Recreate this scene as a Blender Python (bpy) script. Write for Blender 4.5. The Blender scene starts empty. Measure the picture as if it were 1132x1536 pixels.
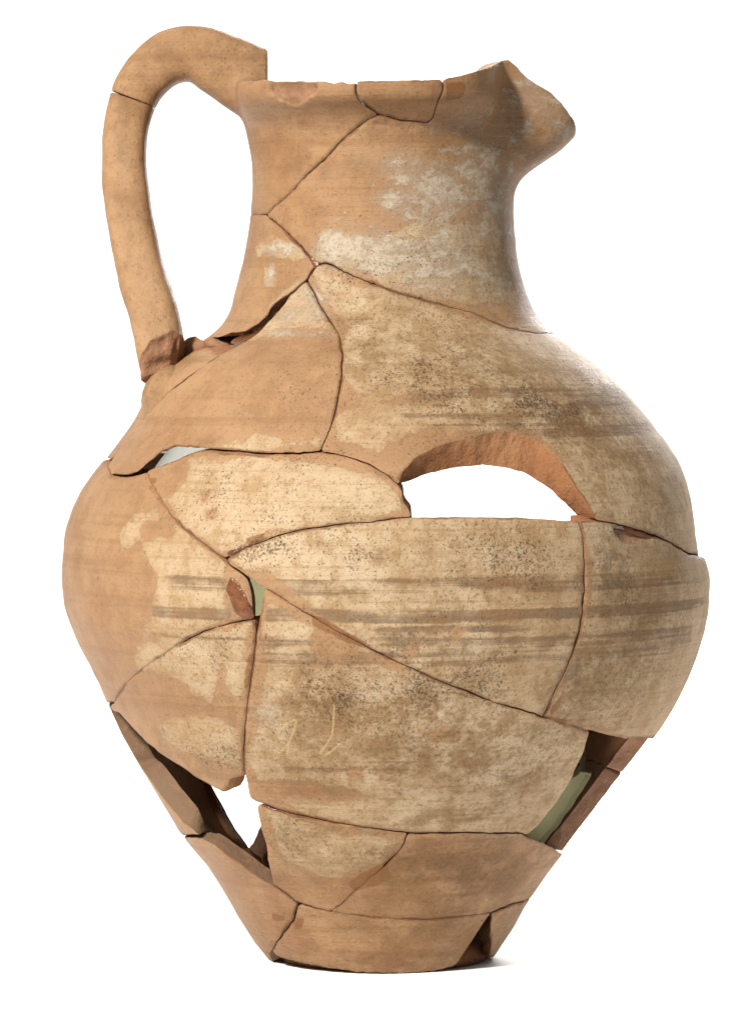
import bpy, math, random
import numpy as np
from mathutils import Vector
from mathutils.geometry import delaunay_2d_cdt

# ------------------------------------------------------------------ camera, world, lamps
S = 0.0002            # one unit of the traced drawing = 0.2 mm
DIST, HOR, AXX, BASEY = 6700.0, 500.0, 575.0, 1437.0
CX, CZ = -9.0, BASEY - HOR
sc = bpy.context.scene
col = sc.collection
cam = bpy.data.cameras.new('camera'); camo = bpy.data.objects.new('camera', cam); col.objects.link(camo)
cam.sensor_fit = 'VERTICAL'; cam.sensor_height = 24.0
cam.lens = 24.0 * DIST / 1536.0
cam.shift_y = -(768.0 - HOR) / 1536.0
cam.clip_start = 0.05; cam.clip_end = 50
camo.location = (CX * S, -DIST * S, CZ * S); camo.rotation_euler = (math.pi / 2, 0, 0)
sc.camera = camo
sc.view_settings.view_transform = 'Standard'; sc.view_settings.look = 'None'
sc.view_settings.exposure = 0.0; sc.view_settings.gamma = 1.0
sc.view_settings.use_curve_mapping = False

wd = bpy.data.worlds.new('World'); sc.world = wd; wd.use_nodes = True
wd.node_tree.nodes['Background'].inputs['Color'].default_value = (1, 0.985, 0.96, 1)
wd.node_tree.nodes['Background'].inputs['Strength'].default_value = 0.20

def area(name, loc, target, size, power, color=(1, 1, 1), size_y=None, spread=180):
    l = bpy.data.lights.new(name, 'AREA'); o = bpy.data.objects.new(name, l); col.objects.link(o)
    l.size = size; l.energy = power; l.color = color; l.spread = math.radians(spread)
    if size_y: l.shape = 'RECTANGLE'; l.size_y = size_y
    o.location = loc
    o.rotation_euler = (Vector(target) - Vector(loc)).to_track_quat('-Z', 'Y').to_euler()
    return o
area('key_lamp', (-0.80, -1.30, 1.10), (0, 0, 0.13), 0.18, 78, (1, 0.97, 0.92))
area('added_backdrop_light', (-0.9, 0.55, 2.1), (0.0, 1.25, 0.0), 1.0, 8.5, (1, 1, 1), 0.8, 130)  # added unseen light that burns the backdrop out to white
area('added_backdrop_light', (0.9, 0.55, 2.1), (0.0, 1.25, 0.0), 1.0, 8.5, (1, 1, 1), 0.8, 130)  # its pair on the right, also added to whiten the backdrop
area('added_floor_light', (0.30, 1.25, 0.62), (0.14, 0.10, 0), 0.5, 13, (1, 1, 1), 0.5, 110)  # added from behind to wash the jug's shadow off the floor

# ------------------------------------------------------------------ small maths
rng = np.random.default_rng(7)
_tab = rng.random((64, 64, 64))
def vnoise(x, y, z):
    x = np.asarray(x, float); y = np.asarray(y, float) + 0 * x; z = np.asarray(z, float) + 0 * x
    xi = np.floor(x).astype(int); yi = np.floor(y).astype(int); zi = np.floor(z).astype(int)
    fx = x - xi; fy = y - yi; fz = z - zi
    fx = fx * fx * (3 - 2 * fx); fy = fy * fy * (3 - 2 * fy); fz = fz * fz * (3 - 2 * fz)
    r = 0
    for a in (0, 1):
        for b in (0, 1):
            for c in (0, 1):
                w = (fx if a else 1 - fx) * (fy if b else 1 - fy) * (fz if c else 1 - fz)
                r = r + w * _tab[(xi + a) & 63, (yi + b) & 63, (zi + c) & 63]
    return r * 2 - 1

def table(rows, sg=6.5):
    ys = np.array([r[0] for r in rows], float); rs = np.array([r[1] for r in rows], float)
    yy = np.arange(40, 1460, 2.0)
    v = np.interp(yy, ys, rs)
    k = np.exp(-0.5 * (np.arange(-24, 25) * 2 / sg) ** 2); k /= k.sum()
    v = np.convolve(np.pad(v, 24, mode='edge'), k, mode='valid')
    return yy, v
TL = table([(118, 211), (165, 211), (205, 203), (250, 195), (290, 195), (340, 200), (400, 211), (470, 231), (495, 246), (520, 285),
            (540, 318), (560, 341), (585, 353), (610, 362), (650, 387), (680, 411), (710, 436), (740, 456), (790, 474),
            (830, 481), (860, 482), (915, 476), (960, 457), (1000, 437), (1045, 416), (1100, 391), (1155, 359), (1250, 303),
            (1290, 268), (1350, 231), (1395, 205), (1425, 183), (1437, 170), (1450, 160)], 13.0)
TR = table([(118, 197), (165, 197), (240, 197), (290, 196), (330, 195), (390, 200), (440, 213), (472, 229), (500, 255), (535, 305),
            (570, 346), (605, 378), (640, 406), (680, 436), (715, 455), (750, 467), (790, 475), (830, 480), (870, 482),
            (920, 479), (960, 469), (1010, 452), (1060, 427), (1100, 401), (1150, 364), (1200, 326), (1280, 266), (1350, 216),
            (1395, 192), (1430, 168), (1437, 163), (1450, 156)], 13.0)
LIP = table([(60, 52), (118, 52), (156, 50), (163, 42), (172, 28), (182, 15), (194, 6), (210, 0), (400, 0)], 4.0)
SPT = table([(60, 108), (150, 106), (185, 101), (205, 91), (228, 66), (242, 44), (258, 20), (274, 5), (292, 0), (400, 0)])

def wrap(phi):
    return (phi + math.pi) % (2 * math.pi) - math.pi
def Rad(phi, Z):
    y = BASEY - np.asarray(Z, float)
    l = np.interp(y, *TL); r = np.interp(y, *TR)
    s = np.sin(phi)
    R = (l + r) / 2 + (r - l) / 2 * s
    d = np.degrees(np.abs(wrap(np.asarray(phi) - math.pi / 2)))
    R = R + np.interp(y, *SPT) * np.exp(-(d / 22.0) ** 3)
    lobe = np.clip((d - 24) / 40.0, 0, 1); lobe = lobe * lobe * (3 - 2 * lobe)
    lobe = lobe * (1 - 0.9 * np.exp(-(np.degrees(wrap(np.asarray(phi) + math.pi / 2)) / 30.0) ** 2))
    R = R + np.interp(y, *LIP) * lobe - np.interp(y, *LIP) * 0.04 * np.exp(-((d - 30) / 8) ** 2)
    return R
def slope(Z):
    y = BASEY - np.asarray(Z, float)
    f = lambda q: (np.interp(q, *TL) + np.interp(q, *TR)) / 2
    return (f(y + 6) - f(y - 6)) / 12.0

def hit(px, py, back=False, inset=0.0):
    """drawing point -> (phi, Z) on the near (or far) side of the jug wall"""
    px = np.atleast_1d(np.asarray(px, float)); py = np.atleast_1d(np.asarray(py, float))
    Y = np.linspace(-520, 0, 1400) if not back else np.linspace(520, 0, 1400)
    t = (DIST + Y) / DIST
    X = CX + (px[:, None] - 566) * t; Z = CZ - (py[:, None] - HOR) * t
    phi = np.arctan2(X, -Y[None, :] + 0 * X)
    if back: phi = phi % (2 * math.pi)
    d = np.hypot(X, Y[None, :]) - (Rad(phi, Z) - inset)
    neg = d < 0
    i = np.where(neg.any(1), neg.argmax(1), d.argmin(1))
    k = np.arange(len(px))
    return np.stack([phi[k, i], Z[k, i]], 1)

def P(deg, y): return ('p', deg, y)
def B(x, y): return ('b', x, y)
def topar(pts, back=False, inset=0.0):
    out = []
    for p in pts:
        if p[0] == 'p':
            ph = math.radians(p[1]) % (2 * math.pi) if back else math.radians(p[1])
            out.append((ph, BASEY - p[2]))
        elif p[0] == 'b':
            out.append(tuple(hit(p[1], p[2], True, inset)[0]))
        else:
            out.append(tuple(hit(p[0], p[1], False, inset)[0]))
    return np.array(out)

def seg_dist(q, poly, closed=True):
    a = poly; b = np.roll(poly, -1, 0)
    if not closed: a = poly[:-1]; b = poly[1:]
    best = np.full(len(q), 1e9)
    for i in range(len(a)):
        e = b[i] - a[i]; L = (e * e).sum() + 1e-12
        t = np.clip(((q - a[i]) @ e) / L, 0, 1)
        d = q - a[i] - t[:, None] * e
        best = np.minimum(best, np.sqrt((d * d).sum(1)))
    return best
def inside(q, poly):
    r = np.zeros(len(q), bool); n = len(poly)
    for i in range(n):
        x1, y1 = poly[i]; x2, y2 = poly[(i + 1) % n]
        if y1 == y2: continue
        c = ((y1 > q[:, 1]) != (y2 > q[:, 1])) & (q[:, 0] < (x2 - x1) * (q[:, 1] - y1) / (y2 - y1) + x1)
        r ^= c
    return r

# ------------------------------------------------------------------ materials
def nmat(name):
    m = bpy.data.materials.new(name); m.use_nodes = True
    nt = m.node_tree; nt.nodes.clear()
    out = nt.nodes.new('ShaderNodeOutputMaterial'); b = nt.nodes.new('ShaderNodeBsdfPrincipled')
    nt.links.new(b.outputs[0], out.inputs[0])
    return m, nt, b
class G:
    """tiny helper to write node graphs as expressions"""
    def __init__(s, nt): s.nt = nt
    def n(s, t, **k):
        x = s.nt.nodes.new(t)
        for a, v in k.items(): setattr(x, a, v)
        return x
    def put(s, sock, v):
        if hasattr(v, 'is_linked') or hasattr(v, 'links'): s.nt.links.new(v, sock)
        else: sock.default_value = v
    def m(s, op, a, b=0.0, c=0.0):
        x = s.n('ShaderNodeMath', operation=op)
        s.put(x.inputs[0], a); s.put(x.inputs[1], b); s.put(x.inputs[2], c)
        return x.outputs[0]
    def step(s, v, lo, hi):
        x = s.n('ShaderNodeMapRange', interpolation_type='SMOOTHSTEP')
        s.put(x.inputs[0], v); x.inputs[1].default_value = lo; x.inputs[2].default_value = hi
        return x.outputs[0]
    def attr(s, name, vec=False):
        x = s.n('ShaderNodeAttribute', attribute_name=name)
        return x.outputs['Vector'] if vec else x.outputs['Fac']
    def noise(s, vec, scale, detail=3, rough=0.55, dist=0.0):
        x = s.n('ShaderNodeTexNoise'); s.put(x.inputs['Vector'], vec)
        x.inputs['Scale'].default_value = scale; x.inputs['Detail'].default_value = detail
        x.inputs['Roughness'].default_value = rough; x.inputs['Distortion'].default_value = dist
        return x.outputs['Fac']
    def voro(s, vec, scale):
        x = s.n('ShaderNodeTexVoronoi'); s.put(x.inputs['Vector'], vec); x.inputs['Scale'].default_value = scale
        return x
    def scale(s, vec, v):
        x = s.n('ShaderNodeVectorMath', operation='MULTIPLY'); s.put(x.inputs[0], vec); x.inputs[1].default_value = v
        return x.outputs[0]
    def add(s, vec, v):
        x = s.n('ShaderNodeVectorMath', operation='ADD'); s.put(x.inputs[0], vec); x.inputs[1].default_value = v
        return x.outputs[0]
    def mix(s, f, a, b):
        x = s.n('ShaderNodeMix', data_type='RGBA')
        s.put(x.inputs[0], f); s.put(x.inputs[6], a); s.put(x.inputs[7], b)
        return x.outputs[2]
    def bump(s, h, strength, dist, prev=None):
        x = s.n('ShaderNodeBump'); x.inputs['Strength'].default_value = strength; x.inputs['Distance'].default_value = dist
        s.put(x.inputs['Height'], h)
        if prev is not None: s.put(x.inputs['Normal'], prev)
        return x.outputs[0]
def lin(r, g, b, k=1.0):
    f = lambda c: ((c / 255 + 0.055) / 1.055) ** 2.4 if c > 10 else c / 255 / 12.92
    return (f(r) * k, f(g) * k * (1.012 if k < 0.6 else 1.0), f(b) * k * (0.95 if k < 0.6 else 1.0), 1)
K = 0.42      # paint chips read off the picture are brighter than the clay itself

def clay_material():
    m, nt, b = nmat('weathered_clay'); g = G(nt)
    ob = g.n('ShaderNodeTexCoord').outputs['Object']
    fl = g.attr('flat', True)                       # (arc length, height) on the wall
    big = g.noise(ob, 16, 4, 0.6); mid = g.noise(ob, 60, 4, 0.6); fine = g.noise(ob, 260, 4, 0.65); grit = g.noise(ob, 900, 3, 0.6)
    streak = g.noise(g.scale(fl, (5, 260, 1)), 1.0, 5, 0.60)
    streak2 = g.noise(g.scale(fl, (22, 900, 1)), 1.0, 4, 0.6)
    frac = g.noise(ob, 48, 9, 0.68); frac2 = g.noise(g.add(ob, (.4, .7, .1)), 150, 7, 0.72); tooth = g.noise(g.add(ob, (.1, .2, .9)), 780, 6, 0.75)
    def M(v, lo, hi, amt): return g.m('MULTIPLY', g.step(v, lo, hi), amt)
    # bare clay
    c = g.mix(g.step(big, 0.38, 0.64), lin(194, 145, 106, K), lin(214, 167, 126, K))
    c = g.mix(M(frac, 0.48, 0.66, .65), c, lin(180, 128, 86, K))
    c = g.mix(M(streak, 0.50, 0.68, .45), c, lin(168, 120, 80, K))
    c = g.mix(M(frac2, 0.50, 0.66, .45), c, lin(164, 118, 80, K))
    c = g.mix(M(frac2, 0.48, 0.34, .35), c, lin(222, 176, 126, K))
    c = g.mix(M(tooth, 0.54, 0.66, .30), c, lin(134, 92, 58, K))
    # redder, browner clay
    red = g.m('MULTIPLY', g.attr('red'), g.step(g.m('ADD', frac, g.m('MULTIPLY', g.m('SUBTRACT', streak, .5), .6)), 0.34, 0.58))
    c = g.mix(red, c, g.mix(g.step(frac2, .42, .6), lin(176, 118, 72, K), lin(150, 94, 54, K)))
    # cream slip, flaking away
    e = g.m('MULTIPLY', g.m('SUBTRACT', frac, 0.5), 75.0)
    e = g.m('ADD', e, g.m('MULTIPLY', g.m('SUBTRACT', frac2, 0.5), 26.0))
    sv = g.m('ADD', g.attr('slip'), e)
    sm = g.m('ADD', g.m('MULTIPLY', g.step(sv, -1.5, 2.0), 0.62), g.m('MULTIPLY', g.step(sv, -7.0, 16.0), 0.38))
    cream = g.mix(g.step(big, 0.38, 0.64), lin(224, 188, 150, K), lin(244, 214, 180, K))
    cream = g.mix(M(frac2, 0.48, 0.62, .70), cream, lin(200, 158, 110, K))
    cream = g.mix(M(frac, 0.54, 0.70, .60), cream, lin(196, 146, 98, K))
    cream = g.mix(M(streak2, 0.50, 0.66, .55), cream, lin(196, 158, 112, K))
    cream = g.mix(M(frac2, 0.46, 0.32, .55), cream, lin(248, 224, 190, K))
    cream = g.mix(M(tooth, 0.53, 0.64, .40), cream, lin(158, 120, 80, K))
    c = g.mix(g.m('MULTIPLY', sm, 0.94), c, cream)
    # olive-tan weathering
    ov = g.m('MULTIPLY', g.attr('weather'), g.step(g.m('ADD', g.m('MULTIPLY', frac, .5), g.m('MULTIPLY', frac2, .5)), 0.40, 0.58))
    c = g.mix(g.m('MULTIPLY', ov, 0.70), c, lin(166, 128, 82, K))
    gm = g.step(g.m('ADD', g.m('MULTIPLY', g.attr('weather'), .18), tooth), 0.58, 0.72)
    c = g.mix(g.m('MULTIPLY', gm, 0.40), c, lin(120, 90, 58, K))
    # brown stains
    st = g.m('MULTIPLY', g.attr('stain'), g.step(g.m('ADD', g.m('MULTIPLY', frac, .45), g.m('MULTIPLY', frac2, .55)), 0.40, 0.58))
    c = g.mix(g.m('MULTIPLY', st, 0.80), c, g.mix(g.step(tooth, .42, .6), lin(148, 102, 56, K), lin(118, 78, 42, K)))
    # painted bands, brushed round the pot, worn through in places
    brush = g.m('ADD', g.m('MULTIPLY', streak, 0.45), g.m('ADD', g.m('MULTIPLY', streak2, 0.45), g.m('MULTIPLY', frac2, 0.35)))
    bd = g.step(g.m('ADD', brush, g.m('MULTIPLY', g.attr('band'), 0.50)), 0.73, 0.96)
    bd = g.m('MULTIPLY', g.m('MULTIPLY', bd, g.step(g.attr('band'), 0.02, 0.25)), g.m('ADD', 0.2, g.m('MULTIPLY', sm, 0.8)))
    c = g.mix(g.m('MULTIPLY', bd, 0.70), c, g.mix(g.step(frac, 0.42, 0.58), lin(118, 90, 70, K), lin(140, 96, 62, K)))
    # lime encrustation
    w = g.m('ADD', g.attr('lime'), g.m('MULTIPLY', g.m('SUBTRACT', g.noise(g.scale(ob, (1, 1, 1.7)), 150, 8, 0.78), 0.5), 4.6))
    wm = g.m('MULTIPLY', g.step(w, 0.35, 1.05), g.step(g.attr('lime'), 0.02, 0.3))
    film = g.m('MULTIPLY', g.step(g.m('ADD', g.attr('lime'), g.m('MULTIPLY', g.m('SUBTRACT', frac2, .5), 1.6)), 0.05, 0.9), 0.50)
    c = g.mix(film, c, lin(206, 180, 158, K))
    c = g.mix(g.m('MULTIPLY', wm, 0.72), c, g.mix(M(tooth, .46, .62, .6), lin(238, 222, 204, K), lin(196, 168, 140, K)))
    # fresh breaks beside the cracks
    ed = g.step(g.m('ADD', g.attr('edge'), g.m('ADD', g.m('MULTIPLY', mid, 26.0), g.m('MULTIPLY', fine, 14.0))), 18.2, 16.6)
    c = g.mix(g.m('MULTIPLY', ed, 0.85), c, lin(200, 146, 98, K))
    # brown residue of glue along the joints
    rs = g.m('MULTIPLY', g.step(g.m('ADD', g.attr('edge'), g.m('MULTIPLY', frac2, 12.0)), 9.5, 7.0), g.step(frac, 0.42, 0.56))
    c = g.mix(g.m('MULTIPLY', rs, 0.75), c, lin(124, 72, 38, K))
    # glue soaked into the clay
    gs = g.step(g.m('ADD', g.attr('gluestain'), g.m('MULTIPLY', g.m('SUBTRACT', fine, .5), 10.0)), -1, 1.5)
    c = g.mix(g.m('MULTIPLY', gs, 0.72), c, lin(150, 92, 44, K))
    # broken-away spalls
    sp_ = g.step(g.m('ADD', g.attr('spall'), g.m('MULTIPLY', g.m('SUBTRACT', frac2, .5), 26.0)), -1, 1.5)
    c = g.mix(g.m('MULTIPLY', sp_, 0.8), c, g.mix(g.step(fine, .4, .65), lin(184, 134, 104, K), lin(156, 108, 82, K)))
    # pits and dark specks: irregular, in drifts
    n1 = g.noise(ob, 1500, 4, 0.7); n2 = g.noise(ob, 1000, 5, 0.72)
    den = g.m('MULTIPLY', g.attr('speck'), g.m('ADD', 0.35, g.step(mid, 0.40, 0.66)))
    dot = g.step(g.m('ADD', n1, g.m('MULTIPLY', den, 0.13)), 0.65, 0.70)
    c = g.mix(g.m('MULTIPLY', dot, 0.75), c, lin(84, 62, 40, K))
    dot2 = g.step(g.m('ADD', n2, g.m('MULTIPLY', den, 0.15)), 0.67, 0.73)
    c = g.mix(g.m('MULTIPLY', dot2, 0.52), c, lin(78, 62, 46, K))
    v2 = g.voro(ob, 150); wn2 = g.n('ShaderNodeTexWhiteNoise', noise_dimensions='3D'); nt.links.new(v2.outputs['Position'], wn2.inputs['Vector'])
    pit = g.m('MULTIPLY', g.m('LESS_THAN', wn2.outputs['Value'], 0.09), g.step(g.m('ADD', v2.outputs['Distance'], g.m('MULTIPLY', n1, .14)), 0.155, 0.105))
    c = g.mix(g.m('MULTIPLY', pit, 0.75), c, lin(84, 56, 34, K))
    # pale grains of temper
    v3 = g.voro(g.add(ob, (.3, .1, .2)), 170); wn3 = g.n('ShaderNodeTexWhiteNoise', noise_dimensions='3D'); nt.links.new(v3.outputs['Position'], wn3.inputs['Vector'])
    gr_ = g.m('MULTIPLY', g.m('LESS_THAN', wn3.outputs['Value'], 0.10), g.step(g.m('ADD', v3.outputs['Distance'], g.m('MULTIPLY', n1, .14)), 0.165, 0.11))
    c = g.mix(g.m('MULTIPLY', gr_, 0.55), c, lin(240, 218, 180, K))
    # soot smudges
    so = g.m('MULTIPLY', g.attr('soot'), g.step(fine, 0.36, 0.62))
    c = g.mix(g.m('MULTIPLY', so, 0.75), c, lin(98, 82, 62, K))
    # pale scratches
    sr = g.m('MULTIPLY', g.step(g.m('ADD', g.attr('scratch'), g.m('MULTIPLY', g.m('SUBTRACT', grit, .5), 1.6)), 1.9, 0.8), 0.65)
    c = g.mix(sr, c, lin(232, 200, 152, K))
    # handling scratches
    hs = g.noise(g.scale(g.add(fl, (3, 1, 0)), (70, 900, 1)), 1.0, 2, 0.5, 2.0)
    c = g.mix(g.m('MULTIPLY', g.step(hs, 0.70, 0.78), 0.25), c, lin(228, 198, 152, K))
    c = g.mix(0.10, c, g.mix(grit, lin(120, 88, 56, K), lin(236, 204, 158, K)))
    g.put(b.inputs['Base Color'], c)
    g.put(b.inputs['Roughness'], g.m('SUBTRACT', g.m('ADD', 0.60, g.m('MULTIPLY', sm, 0.12)), g.m('MULTIPLY', g.step(mid, .5, .8), 0.12)))
    b.inputs['Specular IOR Level'].default_value = 0.18
    h = g.m('ADD', g.m('MULTIPLY', frac2, 0.8), g.m('MULTIPLY', tooth, 0.7))
    h = g.m('ADD', h, g.m('MULTIPLY', streak2, 0.55))
    h = g.m('ADD', h, g.m('MULTIPLY', sm, 0.35))
    h = g.m('SUBTRACT', h, g.m('MULTIPLY', g.m('ADD', g.m('ADD', dot, dot2), pit), 0.7))
    h = g.m('ADD', h, g.m('MULTIPLY', wm, 0.3))
    g.put(b.inputs['Normal'], g.bump(h, 0.75, 0.0006))
    return m

def plain_clay(name, c1, c2, c3, rough=0.85, bs=0.0008, spec=0.25):
    m, nt, b = nmat(name); g = G(nt)
    ob = g.n('ShaderNodeTexCoord').outputs['Object']
    a = g.noise(ob, 45, 5, 0.6); f = g.noise(ob, 330, 5, 0.7); q = g.noise(ob, 1100, 3, 0.6)
    c = g.mix(g.step(a, 0.35, 0.65), c1, c2)
    c = g.mix(g.m('MULTIPLY', g.step(f, 0.48, 0.7), 0.6), c, c3)
    g.put(b.inputs['Base Color'], c); b.inputs['Roughness'].default_value = rough; b.inputs['Specular IOR Level'].default_value = spec
    g.put(b.inputs['Normal'], g.bump(g.m('ADD', f, g.m('MULTIPLY', q, .5)), 0.8, bs))
    return m
M_CLAY = clay_material()
M_BREAK = plain_clay('broken_clay', lin(212, 152, 108, K), lin(190, 128, 86, K), lin(158, 104, 70, K))
M_BREAKGREY = plain_clay('broken_clay_grey_core', lin(150, 118, 92, K), lin(138, 104, 80, K), lin(168, 128, 96, K))
M_BREAKBROWN = plain_clay('broken_clay_brown', lin(200, 148, 116, K), lin(184, 132, 100, K), lin(168, 116, 86, K))
M_BREAKPINK = plain_clay('broken_clay_pink', lin(232, 180, 150, K), lin(220, 164, 134, K), lin(200, 146, 116, K))
M_INNER = plain_clay('inner_clay', lin(158, 104, 66, K), lin(142, 90, 56, K), lin(126, 80, 50, K))
M_STANDIN = plain_clay('grey_green_backdrop_standin', lin(206, 206, 168, .9), lin(196, 196, 156, .9), lin(210, 208, 176, .9), 0.9, 0.0001)  # invented fill standing in for grey-green backdrop left behind the gaps
def let_light_through(m, colour, fac):
    nt = m.node_tree; out = [n for n in nt.nodes if n.type == 'OUTPUT_MATERIAL'][0]; b = [n for n in nt.nodes if n.type == 'BSDF_PRINCIPLED'][0]
    t = nt.nodes.new('ShaderNodeBsdfTranslucent'); t.inputs['Color'].default_value = colour
    mx = nt.nodes.new('ShaderNodeMixShader'); mx.inputs[0].default_value = fac
    nt.links.new(b.outputs[0], mx.inputs[1]); nt.links.new(t.outputs[0], mx.inputs[2]); nt.links.new(mx.outputs[0], out.inputs[0])
let_light_through(M_STANDIN, (0.56, 0.545, 0.41, 1), 0.60)
M_STANDIN_PALE = plain_clay('pale_grey_backdrop_standin', lin(214, 212, 202, .9), lin(204, 202, 190, .9), lin(218, 216, 208, .9), 0.9, 0.0001)  # paler invented fill for the backdrop left behind the upper left gap
let_light_through(M_STANDIN_PALE, (0.78, 0.78, 0.75, 1), 0.65)
def glue_material():
    m, nt, b = nmat('brown_resin_glue'); g = G(nt)
    ob = g.n('ShaderNodeTexCoord').outputs['Object']
    a = g.noise(ob, 220, 4, 0.6); f = g.noise(ob, 700, 4, 0.6)
    g.put(b.inputs['Base Color'], g.mix(g.step(a, .35, .65), lin(142, 86, 50, .50), lin(98, 56, 32, .50)))
    b.inputs['Roughness'].default_value = 0.22; b.inputs['Specular IOR Level'].default_value = 0.35
    g.put(b.inputs['Normal'], g.bump(g.m('ADD', a, g.m('MULTIPLY', f, .6)), 0.9, 0.0006))
    return m
M_GLUE = glue_material()

# ------------------------------------------------------------------ surface marks, as fields on the wall
UR = 420.0
def flatpar(par): return np.stack([par[:, 0] * UR, par[:, 1]], 1)
def poly_px(pts): return flatpar(topar(pts))
SLIP = [
 [(285,692),(330,690),(400,683),(480,690),(560,705),(595,730),(612,771),(500,786),(420,799),(372,814),(335,826),(300,806),(262,772),(240,748),(266,738),(282,715)],
 [(345,840),(352,824),(450,790),(620,768),(872,772),(880,850),(874,940),(838,1040),(815,1085),(700,1046),(560,984),(450,922),(372,872)],
 [(180,802),(215,760),(240,764),(292,812),(342,850),(338,905),(348,932),(280,946),(218,958),(225,900),(236,862),(205,826),(182,832)],
 [(205,968),(300,945),(374,936),(374,1000),(362,1052),(345,1042),(332,1000),(318,1052),(290,1036),(262,1012),(208,1008)],
 [(232,1084),(330,1072),(360,1098),(355,1150),(300,1132),(250,1112)],
 [(400,1000),(560,990),(700,1038),(890,1096),(860,1180),(794,1258),(640,1252),(500,1234),(400,1196),(376,1150),(388,1040)],
 [(400,900),(470,935),(520,970),(500,998),(400,1000)],
 [(520,470),(640,455),(780,495),P(90,512),P(118,512),P(118,840),(1040,842),(1000,816),(930,792),(893,776),(868,730),(838,684),(796,648),(720,648),(640,640),(600,660),(570,690),(490,665),(500,625),(560,612),(640,605),(620,590),(540,600),(515,560)],
 [(382,368),(410,362),(440,372),(455,380),(440,385),(400,378),(386,386)],
 [(396,402),(410,402),(412,424),(398,428)],
 [(482,352),(500,346),(560,350),(620,330),(700,330),(760,360),(784,450),(700,456),(600,432),(500,396),(476,382)],
 [(404,462),(440,432),(460,424),(482,470),(500,494),(440,500),(405,505),(380,508)],
 [(470,402),(560,432),(640,458),(520,478),(490,460)],
 [(362,656),(380,652),(408,660),(404,668),(366,666)],
 [(336,664),(400,655),(440,656),(494,638),(486,680),(336,674)],
 [(396,1212),(520,1250),(606,1258),(570,1296),(500,1318),(430,1296)],
 [(872,776),(940,786),(1036,830),P(95,838),P(118,838),P(118,1110),P(88,1110),(900,1104),(815,1078),(860,980),(878,900)],
]
HOLES = [
 [(372,862),(400,866),(430,886),(470,916),(500,936),(470,930),(398,886)],
 [(298,738),(318,728),(328,734),(312,750),(298,750)], [(308,772),(318,764),(322,776),(312,780)],
 [(222,790),(240,784),(270,800),(258,806),(230,804)],
 [(470,975),(478,938),(520,950),(545,962),(540,985),(510,996),(482,992)],
 [(608,975),(612,962),(628,964),(628,982),(612,988)], [(655,945),(662,940),(666,950),(658,952)], [(672,948),(682,942),(690,948),(684,956),(674,955)],
 [(524,1150),(544,1152),(540,1164),(526,1162)], [(570,1152),(592,1150),(600,1160),(574,1162)],
 [(384,1172),(460,1166),(520,1182),(556,1196),(470,1200),(384,1198)],
 [(640,1100),(680,1090),(690,1104),(650,1112)],
 [(520,592),(566,580),(590,590),(540,604),(512,606)], [(590,668),(605,658),(622,664),(600,690)],
 [(448,680),(520,690),(560,706),(540,708),(500,698)],
]
LIME = [  # x, y, rx, ry, weight
 (650,290,60,45,1.0),(720,270,60,50,.75),(610,245,45,14,.7),(560,380,75,30,1.1),(500,368,26,22,1.2),(650,390,80,45,.8),(740,310,36,36,.8),
 (600,300,34,16,1.0),(740,420,50,30,.55),(420,372,36,10,.9),(430,470,36,26,.6),(404,415,8,14,1.0),(810,150,45,34,.6),(840,195,24,30,.55),(770,200,34,44,.5),(755,300,40,70,.6),(700,180,60,30,.35),
 (430,500,60,8,.6),(465,460,30,30,.7),(400,1070,22,18,.5),(250,685,20,6,.3),(690,265,90,22,.5),(705,345,70,36,.5)]
STAIN = [(480,1050,60,34,.9),(540,1030,40,26,.6),(650,1060,70,22,.8),(660,1130,110,40,.75),(560,1155,110,7,.9),(620,1190,140,14,.5),(820,620,120,40,.55),
 (560,530,60,40,.45),(700,560,90,40,.4),(930,620,70,60,.5),(640,1290,90,30,.7),(740,1310,90,40,.85),(700,1230,110,24,.6),(620,1390,130,14,.45),(560,1440,140,14,.35),
 (840,1040,36,36,.8),(880,1080,60,18,.5),(560,835,26,12,.5),(850,960,30,16,.5),(900,880,70,14,.4),(960,920,60,12,.5),(340,1060,30,24,.35),
 (690,320,60,60,.35),(760,360,30,90,.5),(800,230,50,34,.6),(720,200,60,70,.35),(620,1150,70,30,.5),(450,1100,60,30,.4),(770,1160,80,40,.5)]
RED = [(800,200,80,70,.7),(700,1310,150,70,.75),(600,1420,180,50,.45),(480,260,100,70,.35),(760,1300,80,60,.6),(500,1190,90,14,.6),(650,1105,46,12,.6),(950,900,90,20,.5),
 (250,150,120,110,.35),(640,200,90,40,.4),(560,640,60,16,.3),(660,130,30,30,.6)]
WEATHER = [(760,560,180,90,.75),(900,650,130,110,.8),(980,760,70,90,.75),(640,540,120,60,.5),(960,960,100,130,.8),(880,1040,70,60,.8),(600,1100,240,90,.65),(760,1130,140,80,.7),
 (720,850,200,90,.38),(480,1050,110,70,.55),(740,380,70,110,.75),(690,260,100,70,.55),(810,190,70,60,.7),(450,1250,80,40,.6),(560,1280,70,30,.5),(700,1300,150,70,.55),(620,930,200,60,.4),
 (270,1100,90,30,.35),(330,960,60,50,.35),(760,1390,50,60,.6),(280,70,90,40,.5),(600,470,160,30,.5)]
SPECK = [(400,740,120,60,.5),(450,830,110,25,.8),(560,810,100,40,.5),(760,600,200,50,.7),(850,600,100,40,.8),(590,400,120,40,.5),(700,330,90,100,.35),(620,1010,150,60,.8),(500,1040,120,80,.7),
 (300,950,70,60,.6),(680,1050,150,70,.5),(760,840,110,60,.55),(910,860,50,60,1.0),(720,980,100,50,.7),(920,1020,90,80,.5),(480,530,60,40,.15),(360,600,140,80,.12),(320,1130,60,30,.7),(450,1260,70,40,.5),(600,550,120,70,.6)]
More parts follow.
